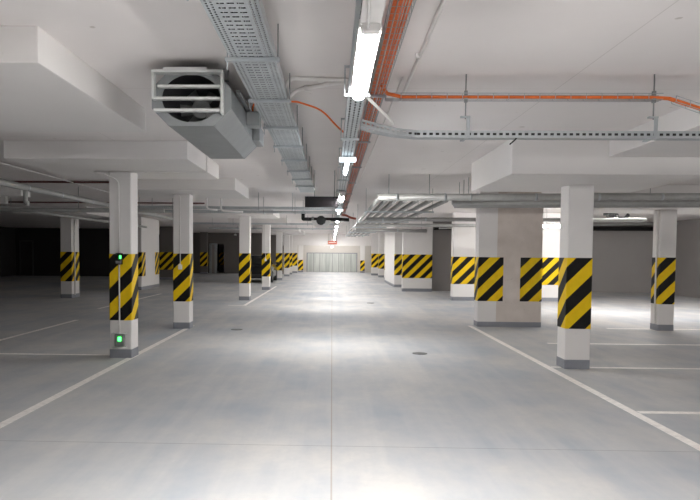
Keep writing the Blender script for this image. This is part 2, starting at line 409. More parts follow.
# ------------------------------------------------------------------ wide perforated tray
def channel(name, mat, parent, axis, a0, a1, prof, us):
    """open channel: prof = list of (s, z) points, us = list of (u0,u1) per segment; axis 'y' or 'x'"""
    m = MB()
    for (p, q), (u0, u1) in zip(zip(prof, prof[1:]), us):
        P = (lambda s, z, a: (s, a, z)) if axis == 'y' else (lambda s, z, a: (a, s, z))
        m.face([P(*p, a0), P(*q, a0), P(*q, a1), P(*p, a1)], [(u0, a0), (u1, a0), (u1, a1), (u0, a1)])
    return m.build(name, mat, parent, solid=.0015)
TZ = 2.805
tr = thing('cable_tray', (-.5, 5, TZ), 'wide perforated steel cable tray running along the ceiling left of the lamps', 'cable tray')
channel('tray_channel', 'tray_wide', tr, 'y', -1, 12.9, [(-.645, TZ + .06), (-.645, TZ), (-.365, TZ), (-.365, TZ + .06)], [(.0, .0), (0, .28), (.28, .28)])
for k in range(12):
    y = -.4 + 1.09 * k + .04
    MB().box(-.675, -.335, y, y + .03, TZ - .024, TZ - .002).build('bracket', 'galv', tr)
    MB().tube([(-.347, y + .015, TZ - .02), (-.347, y + .015, CEIL)], .0045, 6).build('hanger_rod', 'steel', tr)
    MB().tube([(-.662, y + .015, TZ - .075), (-.662, y + .015, CEIL)], .0045, 6).build('hanger_rod', 'galv', tr)
cg = 'grey cables in the wide tray'
for k in range(11):
    x = -.630 + .025 * k; r = .0105 + .002 * ((k * 5) % 3) / 2
    pts = [(x + .002 * math.sin(y * 1.3 + k), y, TZ + r + .002) for y in [-1 + .7 * j for j in range(20)]]
    tag(MB().tube(pts, r, 6).build('power_cable', 'cable'), 'grey cable lying in the wide perforated tray', 'cable', cg)

# ------------------------------------------------------------------ lamp trunking and lamps
KZ = 2.585
tk = thing('lamp_trunking', (.15, 5, KZ), 'slotted steel trunking along the aisle carrying the row of bright lamps', 'cable tray')
channel('trunking_channel', 'tray_trunk', tk, 'y', -3, 46.6, [(.09, KZ + .06), (.09, KZ), (.20, KZ), (.20, KZ + .06)], [(0, 0), (0, .11), (.11, .11)])
for k in range(32):
    y = -2.2 + 1.55 * k
    m = MB(); m.box(.065, .225, y, y + .03, KZ - .018, KZ - .001); m.box(.065, .073, y, y + .03, KZ, KZ + .16); m.box(.065, .17, y, y + .03, KZ + .16, KZ + .17)
    m.build('bracket', 'galv', tk)
    MB().tube([(.145, y + .015, KZ + .16), (.145, y + .015, CEIL)], .005, 6).build('hanger_rod', 'steel', tk)
for k in range(5):
    tag(MB().tube([(.108 + .0185 * k + .001 * math.sin(y + k), y, KZ + .011) for y in [-3 + 1.2 * j for j in range(41)]], .009, 6).build('power_cable', 'cable'),
        'grey cable lying in the slotted lamp trunking', 'cable', 'grey cables in the lamp trunking')
ORD = ['second', 'third', 'fourth', 'fifth', 'sixth', 'seventh', 'eighth', 'ninth', 'tenth', 'added eleventh', 'added twelfth']
lg = 'linear lamps along the aisle'
def lamp(y0, label, narrow=False):
    t = thing('linear_lamp', (.15, y0, KZ - .02), label, 'lamp', lg); x = .148; L_ = 1.13; z = KZ - .019
    for q in (y0 + .1, y0 + L_ - .15): MB().box(x - .03, x + .03, q, q + .04, z - .001, KZ - .001).build('mounting_clip', 'galv', t)
    if narrow:
        MB().box(x - .03, x + .03, y0, y0 + L_, z - .025, z).build('housing', 'galv', t, bevel=.004)
        MB().tube([(x, y0 + .03, z - .037), (x, y0 + L_ - .03, z - .037)], .012, 10).build('diffuser', 'lampnarrow', t)
        MB().box(x - .085, x + .085, y0 - .05, y0 + .03, z - .045, z - .004).build('end_lens', 'lampbar', t, bevel=.006)
    else:
        hb = MB().box(x - .042, x + .042, y0 - .30, y0 + L_, z - .03, z)
        for e in (-1, 1): hb.box(x + e * .044 - .003, x + e * .044 + .003, y0 - .04, y0 + L_, z - .044, z - .012)
        hb.build('housing', 'pvc', t)
        m = MB(); c = []
        for k in range(9):
            a = math.pi * k / 8; c.append((x - .038 * math.cos(a), z - .03 - .036 * math.sin(a)))
        for a, b in zip(c, c[1:]): m.face([(a[0], y0, a[1]), (a[0], y0 + L_, a[1]), (b[0], y0 + L_, b[1]), (b[0], y0, b[1])][::-1], smooth=True)
        m.face([(p, y0, q) for p, q in c]); m.face([(p, y0 + L_, q) for p, q in reversed(c)])
        m.build('diffuser', 'lamp' if y0 < 8 else 'lampfar', t)
        MB().box(x - .04, x + .04, y0 - .05, y0, z - .065, z - .03).build('end_cap', 'pvc', t, bevel=.006)
        if y0 < 4:
            MB().tube(bent([(x - .01, y0 - .9, z + .0), (x - .05, y0 - .6, z - .04), (x - .02, y0 - .3, z - .05), (x - .01, y0 - .05, z - .05)], .15), .007, 8).build('supply_cable', 'pvc', t)
ys = [-4.98 + 3.84 * k for k in range(14)]  # last two lamps added to brighten the lintel beam
vis = 0
for k, y in enumerate(ys):
    if y < 2: lab = 'long lit lamp on the trunking behind the camera, %s' % ('nearer' if y > -2 else 'farther')
    elif k == 2: lab = 'large bright lamp nearest the camera at the top of the picture'
    else:
        lab = '%s lit lamp along the aisle counting from the camera' % ORD[vis]; vis += 1
    lamp(y, lab, narrow=k in (3, 5))

# ------------------------------------------------------------------ orange cables in wire basket
BZ = 2.845
bk = thing('wire_basket', (.34, 5, BZ), 'wire mesh cable basket filled with orange cables beside the lamp trunking', 'cable tray')
def basket(m, axis, s0, s1, a0, a1, z0, h, pitch):
    r = .0028; P = (lambda s, z, a: (s, a, z)) if axis == 'y' else (lambda s, z, a: (a, s, z))
    nseg = max(1, round((s1 - s0) / .03))
    for s, z in [(s0 + (s1 - s0) * k / nseg, z0) for k in range(nseg + 1)] + [(s0, z0 + h), (s1, z0 + h)]:
        m.tube([P(s, z, a0), P(s, z, a1)], r, 4)
    a = a0
    while a <= a1:
        m.tube([P(s0, z0 + h, a), P(s0, z0, a), P(s1, z0, a), P(s1, z0 + h, a)], r, 4); a += pitch
m = MB(); basket(m, 'y', .285, .40, -1, 22, BZ, .05, .1); m.build('wire_mesh', 'galv', bk)
for k in range(10):
    y = .9 + 2.1 * k
    MB().box(.27, .415, y, y + .025, BZ - .02, BZ - .003).build('bracket', 'galv', bk)
    MB().tube([(.278, y + .012, BZ - .02), (.278, y + .012, CEIL)], .004, 6).build('hanger_rod', 'steel', bk)
for k in range(6):
    x = .298 + .0178 * k; r = .0085
    pts = [(x + .003 * math.sin(y * 2.1 + k * 2), y, BZ + .012 + .016 * (k % 2)) for y in [-1 + .55 * j for j in range(43)]]
    tag(MB().tube(pts, r, 6).build('orange_cable', 'orange'), 'orange cable lying in the mesh basket along the aisle ceiling', 'cable', 'orange cables in the aisle basket')
cb = thing('wire_basket', (2, 5.13, 2.812), 'shallow wire basket crossing the right ceiling with one orange cable run', 'cable tray')
m = MB(); basket(m, 'x', 5.10, 5.17, .41, 2.56, 2.812, .045, .12)
m.build('wire_mesh', 'galv', cb)
m = MB()
for yy in (5.10, 5.17):
    for dz in (0, .045): m.tube([(2.66, yy, 2.795 + dz), (3.15, yy, 2.63 + dz)], .0028, 4)
for k in range(5):
    xx = 2.66 + .11 * k; zz = 2.795 - .165 * (xx - 2.66) / .49
    m.tube([(xx, 5.10, zz + .045), (xx, 5.10, zz), (xx, 5.17, zz), (xx, 5.17, zz + .045)], .0028, 4)
m.build('sloping_mesh', 'galv', cb)
for k in range(2):
    y = 5.12 + .026 * k
    pts = [(.36, y - .25, 2.862), (.42, y - .04, 2.85)] + [(x, y, 2.832) for x in (.55, 1.2, 2.0, 2.5)] + [(2.62, y, 2.826), (2.75, y, 2.785), (2.95, y, 2.72), (3.15, y, 2.655)]
    tag(MB().tube(pts, .0115, 8).build('orange_cable', 'orange'), 'orange cable in the cross basket at the right, bending down at its end', 'cable', 'orange cables in the cross basket')
tag(MB().tube(bent([(-.36, 5.3, TZ + .03), (-.30, 5.3, TZ + .03), (-.1, 5.45, TZ - .0), (.02, 5.6, KZ + .12), (.11, 5.75, KZ + .07)], .1), .008, 8).build('orange_cable', 'orange'),
    'single orange cable drooping from the wide tray across to the lamp trunking', 'cable')
# perforated cross tray
CZ = 2.52
ct = thing('cable_tray', (2, 5.2, CZ), 'narrow slotted tray crossing the right ceiling from the lamp trunking', 'cable tray')
P = [(5.14, CZ + .055), (5.14, CZ), (5.24, CZ), (5.24, CZ + .055)]
channel('tray_channel', 'tray_side', ct, 'x', .66, 9, P, [(.005, .055), (.055, .155), (.155, .205)])
m = MB()
pa = [(.21, 4.86), (.36, 5.0), (.50, 5.10), (.66, 5.14)]; pb = [(.21, 5.0), (.33, 5.12), (.47, 5.2), (.66, 5.24)]; us = [0, .2, .36, .53]
for k in range(3):
    z0a, z0b = CZ + (.03 - .01 * k), CZ + (.02 - .01 * k)
    a, a2, b, b2 = pa[k], pa[k + 1], pb[k], pb[k + 1]
    m.face([(*a, z0a + .055), (*a2, z0b + .055), (*a2, z0b), (*a, z0a)], [(.005, us[k]), (.005, us[k + 1]), (.055, us[k + 1]), (.055, us[k])])
    m.face([(*a, z0a), (*a2, z0b), (*b2, z0b), (*b, z0a)], [(.055, us[k]), (.055, us[k + 1]), (.155, us[k + 1]), (.155, us[k])])
    m.face([(*b, z0a), (*b2, z0b), (*b2, z0b + .055), (*b, z0a + .055)], [(.155, us[k]), (.155, us[k + 1]), (.205, us[k + 1]), (.205, us[k])])
m.build('tray_bend', 'tray_side', ct, solid=.0015)
for x in (1.04, 2.5, 4.0):
    m = MB(); m.box(x - .015, x + .015, 5.10, 5.26, CZ - .012, CZ - .001); m.box(x + .01, x + .035, 5.118, 5.132, CZ - .01, CZ + .15); m.box(x - .04, x + .035, 5.11, 5.14, CZ + .15, CZ + .163)
    m.build('bracket', 'galv', ct)
    m = MB(); m.tube([(x, 5.125, CZ + .14), (x, 5.125, CEIL)], .0055, 6); m.box(x - .012, x + .012, 5.112, 5.138, 2.79, 2.88); m.build('hanger_rod', 'steel', ct)
tag(MB().tube([(.6, 5.165, CZ + .024), (9, 5.165, CZ + .024)], .021, 8).build('power_cable', 'cable'), 'dark cable lying in the slotted cross tray', 'cable')
tag(MB().tube(bent([(1.46, 5.165, CZ + .01), (1.44, 5.16, CZ - .015), (1.40, 5.16, CZ - .05)], .03), .006, 6).build('power_cable', 'black'), 'short black cable end poking below the slotted cross tray', 'cable')

# ------------------------------------------------------------------ ceiling conduits
def conduit(pts, r, label, mat='pvc', grp='white conduits', clips=(), bend=.08, name='conduit'):
    t = thing(name, pts[0], label, 'conduit' if name == 'conduit' else 'pipe', grp)
    MB().tube(bent(pts, bend), r, 8).build('pipe', mat, t)
    for c in clips: MB().box(c[0] - r * 1.5, c[0] + r * 1.5, c[1] - .012, c[1] + .012, c[2] - r * 1.5, c[2] + r * 1.5).build('clip', mat, t)
    return t
conduit([(.59, -1, CEIL - .014), (.61, 5.95, CEIL - .014)], .013, 'white conduit along the ceiling right of the orange basket', clips=[(.595, 1 + 1.2 * k, CEIL - .014) for k in range(4)])
conduit([(.55, 5.2, CEIL - .009), (.52, 14, CEIL - .009)], .008, 'thin white conduit continuing along the ceiling towards the far end')
conduit([(-.40, 5.16, TZ + .06), (-.36, 5.17, CEIL - .02), (-.2, 5.2, CEIL - .02), (.09, 5.22, CEIL - .02), (.25, 5.24, CEIL - .02)], .017, 'upper of two white conduits leaving the wide tray towards the lamps', clips=[(-.1, 5.21, CEIL - .02)])
conduit([(-.40, 5.5, TZ + .08), (-.33, 5.52, CEIL - .03), (-.18, 5.45, CEIL - .02), (.05, 5.3, CEIL - .02), (.25, 5.27, CEIL - .02)], .017, 'lower slanting white conduit leaving the wide tray towards the lamps', clips=[(-.22, 5.47, CEIL - .024)])
conduit([(.22, 4.3, KZ + .05), (.45, 5.0, KZ + .03), (.46, 5.05, KZ + .02)], .011, 'short white conduit slanting from the lamp trunking to the cross tray')
conduit([(-3.52, 9.43, 2.765), (-1.92, 9.43, 2.765), (-1.85, 9.43, 2.765), (-1.85, 9.43, CEIL)], .011, 'thin white conduit under the left dropped panel, rising up its side', bend=.04)
conduit([(-3.52, 9.43, 2.765), (-3.40, 9.43, 2.74), (-3.160, 9.425, 2.64), (-3.160, 9.43, 1.56)], .010, 'white conduit down the front of the green lamp column, above the lamps')
conduit([(-3.160, 9.43, 1.42), (-3.160, 9.43, .36)], .011, 'white conduit joining the two green lamp boxes over the striped band')
conduit([(-3.26, 13.135, 2.765), (-3.13, 13.135, 2.76), (-3.13, 13.135, 1.33)], .009, 'thin conduit down the second left column to its switch box')
conduit([(-2.82, 27.13, 2.77), (-2.82, 27.13, 1.3)], .009, 'thin conduit down the fourth left column to its switch box')
conduit([(6.922, 13.86, 2.56), (6.922, 13.86, .15)], .02, 'white pipe down the left side of the slim right column')
conduit([(-8.725, 21.5, 2.7), (-8.725, 21.5, .1)], .022, 'pale pipe down the side of the lone dim left column')
def sbox(x, y, z, label):
    t = thing('switch_box', (x, y, z), label, 'switch box', 'switch boxes on columns')
    MB().box(x - .04, x + .04, y - .045, y, z - .05, z + .05).build('housing', 'pvc', t, bevel=.008)
    MB().prism([(x + .018 * math.cos(a), y - .03 + .018 * math.sin(a)) for a in [k * math.pi / 4 for k in range(8)]], z + .05, z + .075).build('gland', 'pvc', t)
sbox(-3.13, 13.145, 1.28, 'small white switch box on the band of the second left column')
sbox(-2.82, 27.14, 1.27, 'small white switch box on the band of the fourth left column')
# green lamps on the first left column
t = thing('indicator_box', (-3.175, 9.4, 1.42), 'black box with a lit green lamp at the top of the striped band, left column', 'indicator lamp', 'green lamps on the left column')
MB().box(-3.200, -3.105, 9.37, 9.444, 1.40, 1.57).build('housing', 'black', t, bevel=.01)
MB().box(-3.138, -3.110, 9.360, 9.371, 1.485, 1.535).build('lens', 'green', t, bevel=.004)
MB().box(-3.19, -3.115, 9.362, 9.371, 1.415, 1.455).build('label_plate', 'steel', t)
t = thing('indicator_box', (-3.17, 9.4, .22), 'grey framed box with a lit green lamp low on the left column', 'indicator lamp', 'green lamps on the left column')
MB().box(-3.225, -3.085, 9.385, 9.446, .18, .36).build('housing', 'steel', t, bevel=.01)
g = MB()
for x in (-3.255, -3.055): g.tube([(x, 9.445, .165), (x, 9.365, .165), (x, 9.365, .375), (x, 9.445, .375)], .007, 6)
for z in (.165, .375): g.tube([(-3.255, 9.365, z), (-3.055, 9.365, z)], .007, 6)
g.build('guard_frame', 'fanlight', t)
MB().box(-3.172, -3.122, 9.372, 9.386, .26, .325).build('lens', 'green', t, bevel=.005)

# ------------------------------------------------------------------ jet fan
FY0, FY1, FX, FZ = 4.78, 6.45, -1.055, 2.735
jf = thing('jet_fan', (FX, FY0, FZ), 'galvanised octagonal jet fan hung under the ceiling at the left', 'fan')
HW, HH, CH = .295, .20, .125
octo = [(-HW, -HH + CH), (-HW + CH, -HH), (HW - CH, -HH), (HW, -HH + CH), (HW, HH - CH), (HW - CH, HH), (-HW + CH, HH), (-HW, HH - CH)]
m = MB()
for k in range(8):
    a, b = octo[k], octo[(k + 1) % 8]
    m.face([(FX + a[0], FY0, FZ + a[1]), (FX + b[0], FY0, FZ + b[1]), (FX + b[0], FY1, FZ + b[1]), (FX + a[0], FY1, FZ + a[1])])
m.build('casing', 'fangalv', jf, solid=.003)
def ring(y, R, name, mat):
    m = MB(); N = 64
    def oc(a):
        dx, dy = math.cos(a), math.sin(a); best = 9
        for k in range(8):
            (x0, y0), (x1, y1) = octo[k], octo[(k + 1) % 8]; ex, ey = x1 - x0, y1 - y0; det = dx * ey - dy * ex
            if abs(det) < 1e-9: continue
            tt = (x0 * ey - y0 * ex) / det; ss = (x0 * dy - y0 * dx) / det
            if tt > 0 and -1e-6 <= ss <= 1 + 1e-6: best = min(best, tt)
        return dx * best, dy * best
    for k in range(N):
        a, b = 2 * math.pi * k / N, 2 * math.pi * (k + 1) / N; p, q = oc(a), oc(b)
        m.face([(FX + p[0], y, FZ + p[1]), (FX + R * math.cos(a), y, FZ + R * .8 * math.sin(a)), (FX + R * math.cos(b), y, FZ + R * .8 * math.sin(b)), (FX + q[0], y, FZ + q[1])])
    m.build(name, mat, jf, solid=.004)
ring(FY0, .218, 'inlet_plate', 'fangalv'); ring(FY1, .18, 'outlet_plate', 'fangalv')
m = MB(); N = 40
for k in range(N):
    a, b = 2 * math.pi * k / N, 2 * math.pi * (k + 1) / N
    P = lambda t, y, R: (FX + R * math.cos(t), y, FZ + R * .8 * math.sin(t))
    m.face([P(a, FY0, .218), P(b, FY0, .218), P(b, FY1, .18), P(a, FY1, .18)], smooth=True)
m.build('barrel', 'cable', jf)
m = MB(); m.tube([(FX, FY0 + .35, FZ), (FX, FY0 + .75, FZ)], .075, 20); m.build('motor', 'steel', jf)
m = MB()
for k in range(6):
    a = k * math.pi / 3; ca, sa = math.cos(a), math.sin(a)
    q = [Vector((FX + ca * r - sa * w_, FY0 + .38 + (.05 if w_ > 0 else 0), FZ + (sa * r + ca * w_) * .92)) for r, w_ in ((.07, -.03), (.175, -.045), (.175, .045), (.07, .03))]
    m.face(q)
m.build('impeller', 'steel', jf, solid=.004)
tag_l = thing  # noqa
m = MB(); m.box(FX + .05, FX + .13, FY0 + .30, FY0 + .36, FZ - .10, FZ - .04); m.build('motor_bracket', 'fanlight', jf, bevel=.01)
for k, dz in enumerate((.075, -.012, -.098)):
    MB().box(FX - .265 + .03 * (k == 0), FX + .225, FY0 - .07, FY0 - .02, FZ + dz - .010, FZ + dz + .010).build('louvre', 'fanlight', jf, bevel=.004)
m = MB(); m.prism([(FX - .27, FY0 - .09), (FX + .24, FY0 - .09), (FX + .24, FY0), (FX - .27, FY0)], FZ + .17, FZ + .19); m.box(FX - .19, FX + .13, FY0 - .08, FY0 - .0, FZ + .19, FZ + .21)
m.build('hood_plate', 'fanlight', jf, bevel=.004)
for x, zl in ((FX - .27, -.02), (FX + .237, -.125)):
    MB().box(x - .006, x + .01, FY0 - .08, FY0 - .012, FZ + zl, FZ + .19).build('louvre_post', 'fanlight', jf)
m = MB(); m.box(FX - .24, FX - .2, FY0 + .2, FY0 + .26, FZ + .19, CEIL); m.box(FX + .2, FX + .24, FY0 + .2, FY0 + .26, FZ + .19, CEIL); m.box(FX - .24, FX - .2, FY1 - .3, FY1 - .24, FZ + .19, CEIL); m.box(FX + .2, FX + .24, FY1 - .3, FY1 - .24, FZ + .19, CEIL)
m.build('ceiling_bracket', 'steel', jf)
m = MB(); m.box(FX + HW, FX + HW + .03, FY0 + .25, FY1 - .15, FZ + .10, FZ + .125); m.build('side_rail', 'steel', jf)
jb = MB().box(FX + HW + .0, FX + HW + .115, 5.62, 5.78, FZ - .03, FZ + .09).build('junction_box', 'fangalv', jf, bevel=.006)
MB().box(FX + HW, FX + HW + .07, 6.05, 6.40, FZ - .09, FZ + .06).build('terminal_box', 'fangalv', jf, bevel=.01)
tag(MB().tube(bent([(FX + HW + .05, 5.68, FZ + .09), (FX + HW + .05, 5.66, FZ + .14), (FX + HW + .09, 5.62, FZ + .18), (-.66, 5.55, TZ + .09), (-.60, 5.5, TZ + .07)], .05), .009, 8).build('orange_cable', 'orange'), 'orange cable rising from the fan junction box to the wide tray', 'cable')

# ------------------------------------------------------------------ black panel, second fan, red sign
t = thing('overhead_panel', (-.17, 11.0, 2.46), 'black rectangular panel hung across the end of the wide tray', 'panel')
MB().box(-.475, .10, 11.0, 11.08, 2.375, 2.56).build('panel', 'blackpanel', t, bevel=.006)
for x in (-.31, .03): MB().tube([(x, 11.04, 2.56), (x, 11.04, CEIL)], .006, 6).build('hanger_rod', 'steel', t)
t = thing('drain_pipe', (-.8, 18.3, 2.6), 'black elbowed pipe under the ceiling far down the aisle', 'pipe')
MB().tube(bent([(-.79, 17.3, 2.68), (-.79, 17.3, 2.55), (-.79, 17.3, 2.50), (-.4, 17.3, 2.50), (.45, 17.3, 2.49)], .1), .05, 10).build('pipe', 'black', t)
MB().tube([(-.79, 17.3, 2.64), (-.79, 17.3, 2.70)], .07, 12).build('collar', 'black', t)
MB().tube([(-.79, 17.3, 2.68), (-.79, 17.3, CEIL)], .008, 6).build('hanger_rod', 'steel', t)
MB().tube([(.0, 17.3, 2.5), (.0, 17.3, CEIL)], .008, 6).build('hanger_rod', 'steel', t)
MB().tube([(-.56, 17.3, 2.50), (-.5, 17.3, 2.50)], .065, 12).build('collar', 'steel', t)
t = thing('exhaust_fan', (-.3, 18.1, 2.5), 'small fan with black mouth and white shell hung below the black pipe', 'fan')
MB().tube([(-.3, 16.95, 2.45), (-.3, 17.25, 2.45)], .125, 24).build('motor_shell', 'black', t)
m = MB()
for k in range(12):
    a, b = math.pi + math.pi * k / 12, math.pi + math.pi * (k + 1) / 12
    for (ra, rb) in ((.125, .25),):
        m.face([(-.3 + ra * math.cos(a), 16.92, 2.45 + ra * math.sin(a)), (-.3 + ra * math.cos(b), 16.92, 2.45 + ra * math.sin(b)), (-.3 + rb * math.cos(b), 16.92, 2.45 + rb * .8 * math.sin(b)), (-.3 + rb * math.cos(a), 16.92, 2.45 + rb * .8 * math.sin(a))])
        m.face([(-.3 + rb * math.cos(a), 16.92, 2.45 + rb * .8 * math.sin(a)), (-.3 + rb * math.cos(b), 16.92, 2.45 + rb * .8 * math.sin(b)), (-.3 + rb * math.cos(b), 17.2, 2.45 + rb * .8 * math.sin(b)), (-.3 + rb * math.cos(a), 17.2, 2.45 + rb * .8 * math.sin(a))])
m.build('white_shell', 'pvc', t, solid=.004)
tag(MB().tube(bent([(.28, 17.35, 2.62), (.38, 17.2, 2.60), (.47, 17.1, 2.54), (.60, 16.9, 2.50)], .08), .03, 8).build('red_hose', 'signred'), 'short red flexible hose end beside the black pipe', 'hose')
t = thing('hanging_sign', (.02, 46.9, 2.45), 'small orange red sign hung in front of the white lintel beam', 'sign')
MB().box(-.31, .35, 46.88, 46.93, 2.22, 2.47).build('sign_board', 'signred', t, bevel=.01)
m = MB(); m.box(-.25, .29, 46.872, 46.88, 2.33, 2.36); m.build('text_bar', 'line', t)
for x in (-.25, .29): MB().tube([(x, 46.9, 2.47), (x, 46.9, CEIL)], .012, 6).build('hanger_rod', 'steel', t)
t = thing('warning_lamp', (0, 46.95, 2.1), 'small white lamp under the lintel below the orange red sign', 'lamp')
MB().box(-.08, .08, 47.15, 47.35, 2.06, 2.13).build('base', 'pvc', t)
MB().tube([(0, 47.25, 2.06), (0, 47.25, 1.98)], .06, 12).build('lens', 'spark', t)

# ------------------------------------------------------------------ insulated pipes, right
pg = 'insulated pipes on the right'
def pipe(pts, r, label, grp, mat='insul', joints=(), bend=.15, jr=1.06, rods=()):
    t = thing('insulated_pipe', pts[0], label, 'pipe', grp)
    MB().tube(bent(pts, bend), r, 16).build('jacket', mat, t)
    for p, d in joints:
        p = Vector(p); d = Vector(d); MB().tube([p - d * .02, p + d * .02], r * jr, 16).build('joint_band', 'galv', t)
    for q in rods:
        q = Vector(q); MB().tube([q + Vector((0, 0, r * .9)), (q.x, q.y, CEIL)], .006, 6).build('hanger_rod', 'steel', t)
    return t
P1Y = 11.5
pipe([(.80, P1Y, 2.595), (13.8, P1Y, 2.70)], .062, 'thick silver insulated pipe crossing the right hall behind the nearest right column', pg,
     joints=[((x, P1Y, 2.595 + .105 * (x - .8) / 13), (1, 0, 0)) for x in (1.15, 2.0, 2.45, 3.6, 4.7, 5.8, 6.9)], rods=[(1.0, P1Y, 2.595), (1.72, P1Y, 2.6), (5.6, P1Y, 2.632), (9, P1Y, 2.66)])
xs = [.80, .96, 1.12, 1.30, 1.52, 1.76, 2.04]
names = ['outermost', 'second', 'third', 'fourth', 'fifth', 'sixth', 'innermost']
for k, x in enumerate(xs):
    r = .04 if k else .034
    pipe([(x, P1Y + .08, 2.515 + r), (x, 23.4 - .25 * k, 2.515 + r)], r, '%s silver pipe of the near rack counting from the aisle' % names[k], 'near rack of pipes along the aisle')
    if k < 6: pipe([(x - .02, 26.3, 2.515 + r), (x + .0, 37, 2.515 + r)], r, '%s silver pipe of the far rack counting from the aisle' % names[k], 'far rack of pipes along the aisle')
for k in range(3):
    y = P1Y + .42 + .42 * k; z = 2.545 - .0 * k
    pipe([(2.2 + .1 * k, y, z), (13.8, y, z + .10)], .045, rods=[(2.5, y, z), (8, y, z + .05)], label= '%s slim silver pipe crossing right behind the thick one' % ['nearest', 'middle', 'farthest'][k], grp=pg)
pipe([(.88, 16.6, 2.47), (8, 16.6, 2.50)], .05, 'silver pipe crossing below the middle of the near pipe rack', pg, joints=[((1.3, 16.6, 2.473), (1, 0, 0)), ((2.4, 16.6, 2.478), (1, 0, 0))], rods=[(2.2, 16.6, 2.478), (6, 16.6, 2.49)])
pipe([(.74, 20.3, 2.475), (6, 20.3, 2.50)], .05, 'second silver pipe crossing below the far part of the near pipe rack', pg, joints=[((1.5, 20.3, 2.478), (1, 0, 0))], rods=[(2.2, 20.3, 2.48), (5.5, 20.3, 2.49)])
pipe([(.9, 24.6, 2.47), (2.45, 24.6, 2.47), (2.75, 24.6, 2.47), (3.6, 24.6, 2.47)], .07, 'silver pipe crossing in front of the wide striped pier', pg, joints=[((2.5, 24.6, 2.47), (1, 0, 0))], rods=[(1.3, 24.6, 2.47), (3.4, 24.6, 2.47)])
for k, (y, x1) in enumerate(((14.0, 2.2), (18.6, 2.2), (22.6, 1.9), (28, 1.9), (33, 1.9))):
    t = thing('pipe_hanger', (.7, y, 2.5), '%s steel bar hung on rods under the pipe rack' % ['nearest', 'second', 'third', 'fourth', 'farthest'][k], 'hanger', 'pipe rack hangers')
    MB().box(.70, x1, y, y + .04, 2.48, 2.516).build('channel_bar', 'galv', t)
    for x in (.73, x1 - .03): MB().tube([(x, y + .02, 2.48), (x, y + .02, CEIL)], .006, 6).build('hanger_rod', 'steel', t)
# thin pipes in the right hall
pipe([(4.3, 26.0, 2.62), (13.8, 26.0, 2.88)], .035, 'thin pale pipe along the grey wall of the right hall', pg, rods=[(6, 26, 2.667), (12, 26, 2.83)])
pipe([(4.3, 27.3, 2.70), (13.8, 27.3, 2.72)], .10, 'black bar drawn as the pipe shade along the top of the grey far right wall', pg, mat='black', rods=[(6, 27.3, 2.70), (12, 27.3, 2.717)])  # black tube stands in for the band of shade under the thin pipe
t = thing('pipe_valve', (8.75, 20, 2.7), 'black valve assembly under the ceiling left of the slim right column', 'valve')
MB().tube(bent([(8.35, 20, 2.86), (8.75, 20, 2.86), (8.75, 20, 2.74), (9.0, 20, 2.72), (9.1, 20, 2.86)], .1), .05, 10).build('pipe_bend', 'black', t)
MB().box(8.45, 8.65, 19.93, 20.07, 2.76, CEIL).build('valve_body', 'black', t, bevel=.02)
MB().tube([(8.55, 19.9, 2.8), (8.55, 20.1, 2.8)], .09, 14).build('hand_wheel', 'black', t)
# right hall lamps
def tube_lamp(x, y, z, label, L_=1.2, lit='lampside'):
    t = thing('tube_lamp', (x, y, z), label, 'lamp', 'tube lamps away from the trunking')
    MB().box(x, x + L_, y - .05, y + .05, z + .035, z + .075).build('housing', 'pvc', t, bevel=.006)
    MB().tube([(x + .02, y, z), (x + L_ - .02, y, z)], .036, 12).build('diffuser', lit, t)
    for q in (x + .2, x + L_ - .2): MB().tube([(q, y, z + .07), (q, y, CEIL)], .005, 6).build('hanger_rod', 'steel', t)
tube_lamp(6.08, 19, 2.43, 'bright tube lamp in front of the wide white pier, left of the nearest right column', lit='lampsoft')
tube_lamp(7.6, 17.5, 2.86, 'tube lamp high under the ceiling behind the slim right column')
tube_lamp(12.2, 17.5, 2.86, 'tube lamp close to the right wall')
tube_lamp(-.5, 50.2, 2.86, 'tube lamp behind the lintel beam in front of the far gate')
tube_lamp(8.9, 3.0, 2.72, 'tube lamp over the bays at the near right outside the view')

# ------------------------------------------------------------------ left hall services
lgp = 'pipes in the left hall'
pipe([(-5.0, 6, 2.62), (-5.0, 22, 2.62)], .055, 'thick silver pipe running into the dark left hall', lgp, joints=[((-5.0, y, 2.62), (0, 1, 0)) for y in (9.0, 10.4, 11.7, 13.2)], rods=[(-5.0, 9.5, 2.62), (-5.0, 14.5, 2.62), (-5, 20, 2.62)])
pipe([(-7.6, 12, 2.585), (-7.6, 26, 2.585)], .045, 'second silver pipe deeper in the dark left hall', lgp, rods=[(-7.6, 15, 2.585), (-7.6, 22, 2.585)])
pipe([(-5.0, 10.35, 2.60), (-5.0, 10.35, 2.42), (-5.0, 10.35, 2.37), (-4.95, 10.35, 2.36)], .035, 'short pipe dropping from the thick silver left pipe', lgp, bend=.05)
pipe([(-9.6, 14.0, 2.485), (-3.7, 14.05, 2.495)], .05, 'silver pipe crossing the left hall behind the green lamp column', lgp, rods=[(-8.8, 14.0, 2.486), (-5.6, 14.03, 2.49)])
conduit([(-5.2, 7, 2.965), (-5.22, 17, 2.965)], .012, 'thin pale pipe along the left hall ceiling', name='sprinkler_pipe', grp=None)
tag(MB().tube([(-19.5, 12.8, 2.975), (-4.3, 12.8, 2.975)], .022, 8).build('sprinkler_pipe', 'red'), 'dark red sprinkler pipe crossing the left hall ceiling', 'pipe')
tag(MB().tube([(-19.5, 18.0, 2.96), (-3.6, 18.0, 2.96)], .022, 8).build('sprinkler_pipe', 'red'), 'dark red sprinkler pipe behind the second left column', 'pipe')
t = thing('duct_box', (-6.6, 13, 2.7), 'pale rectangular box hung under the left hall ceiling at the picture edge', 'duct')
MB().box(-8.6, -6.32, 12.9, 13.3, 2.70, 2.90).build('casing', 'pvc', t, bevel=.01)
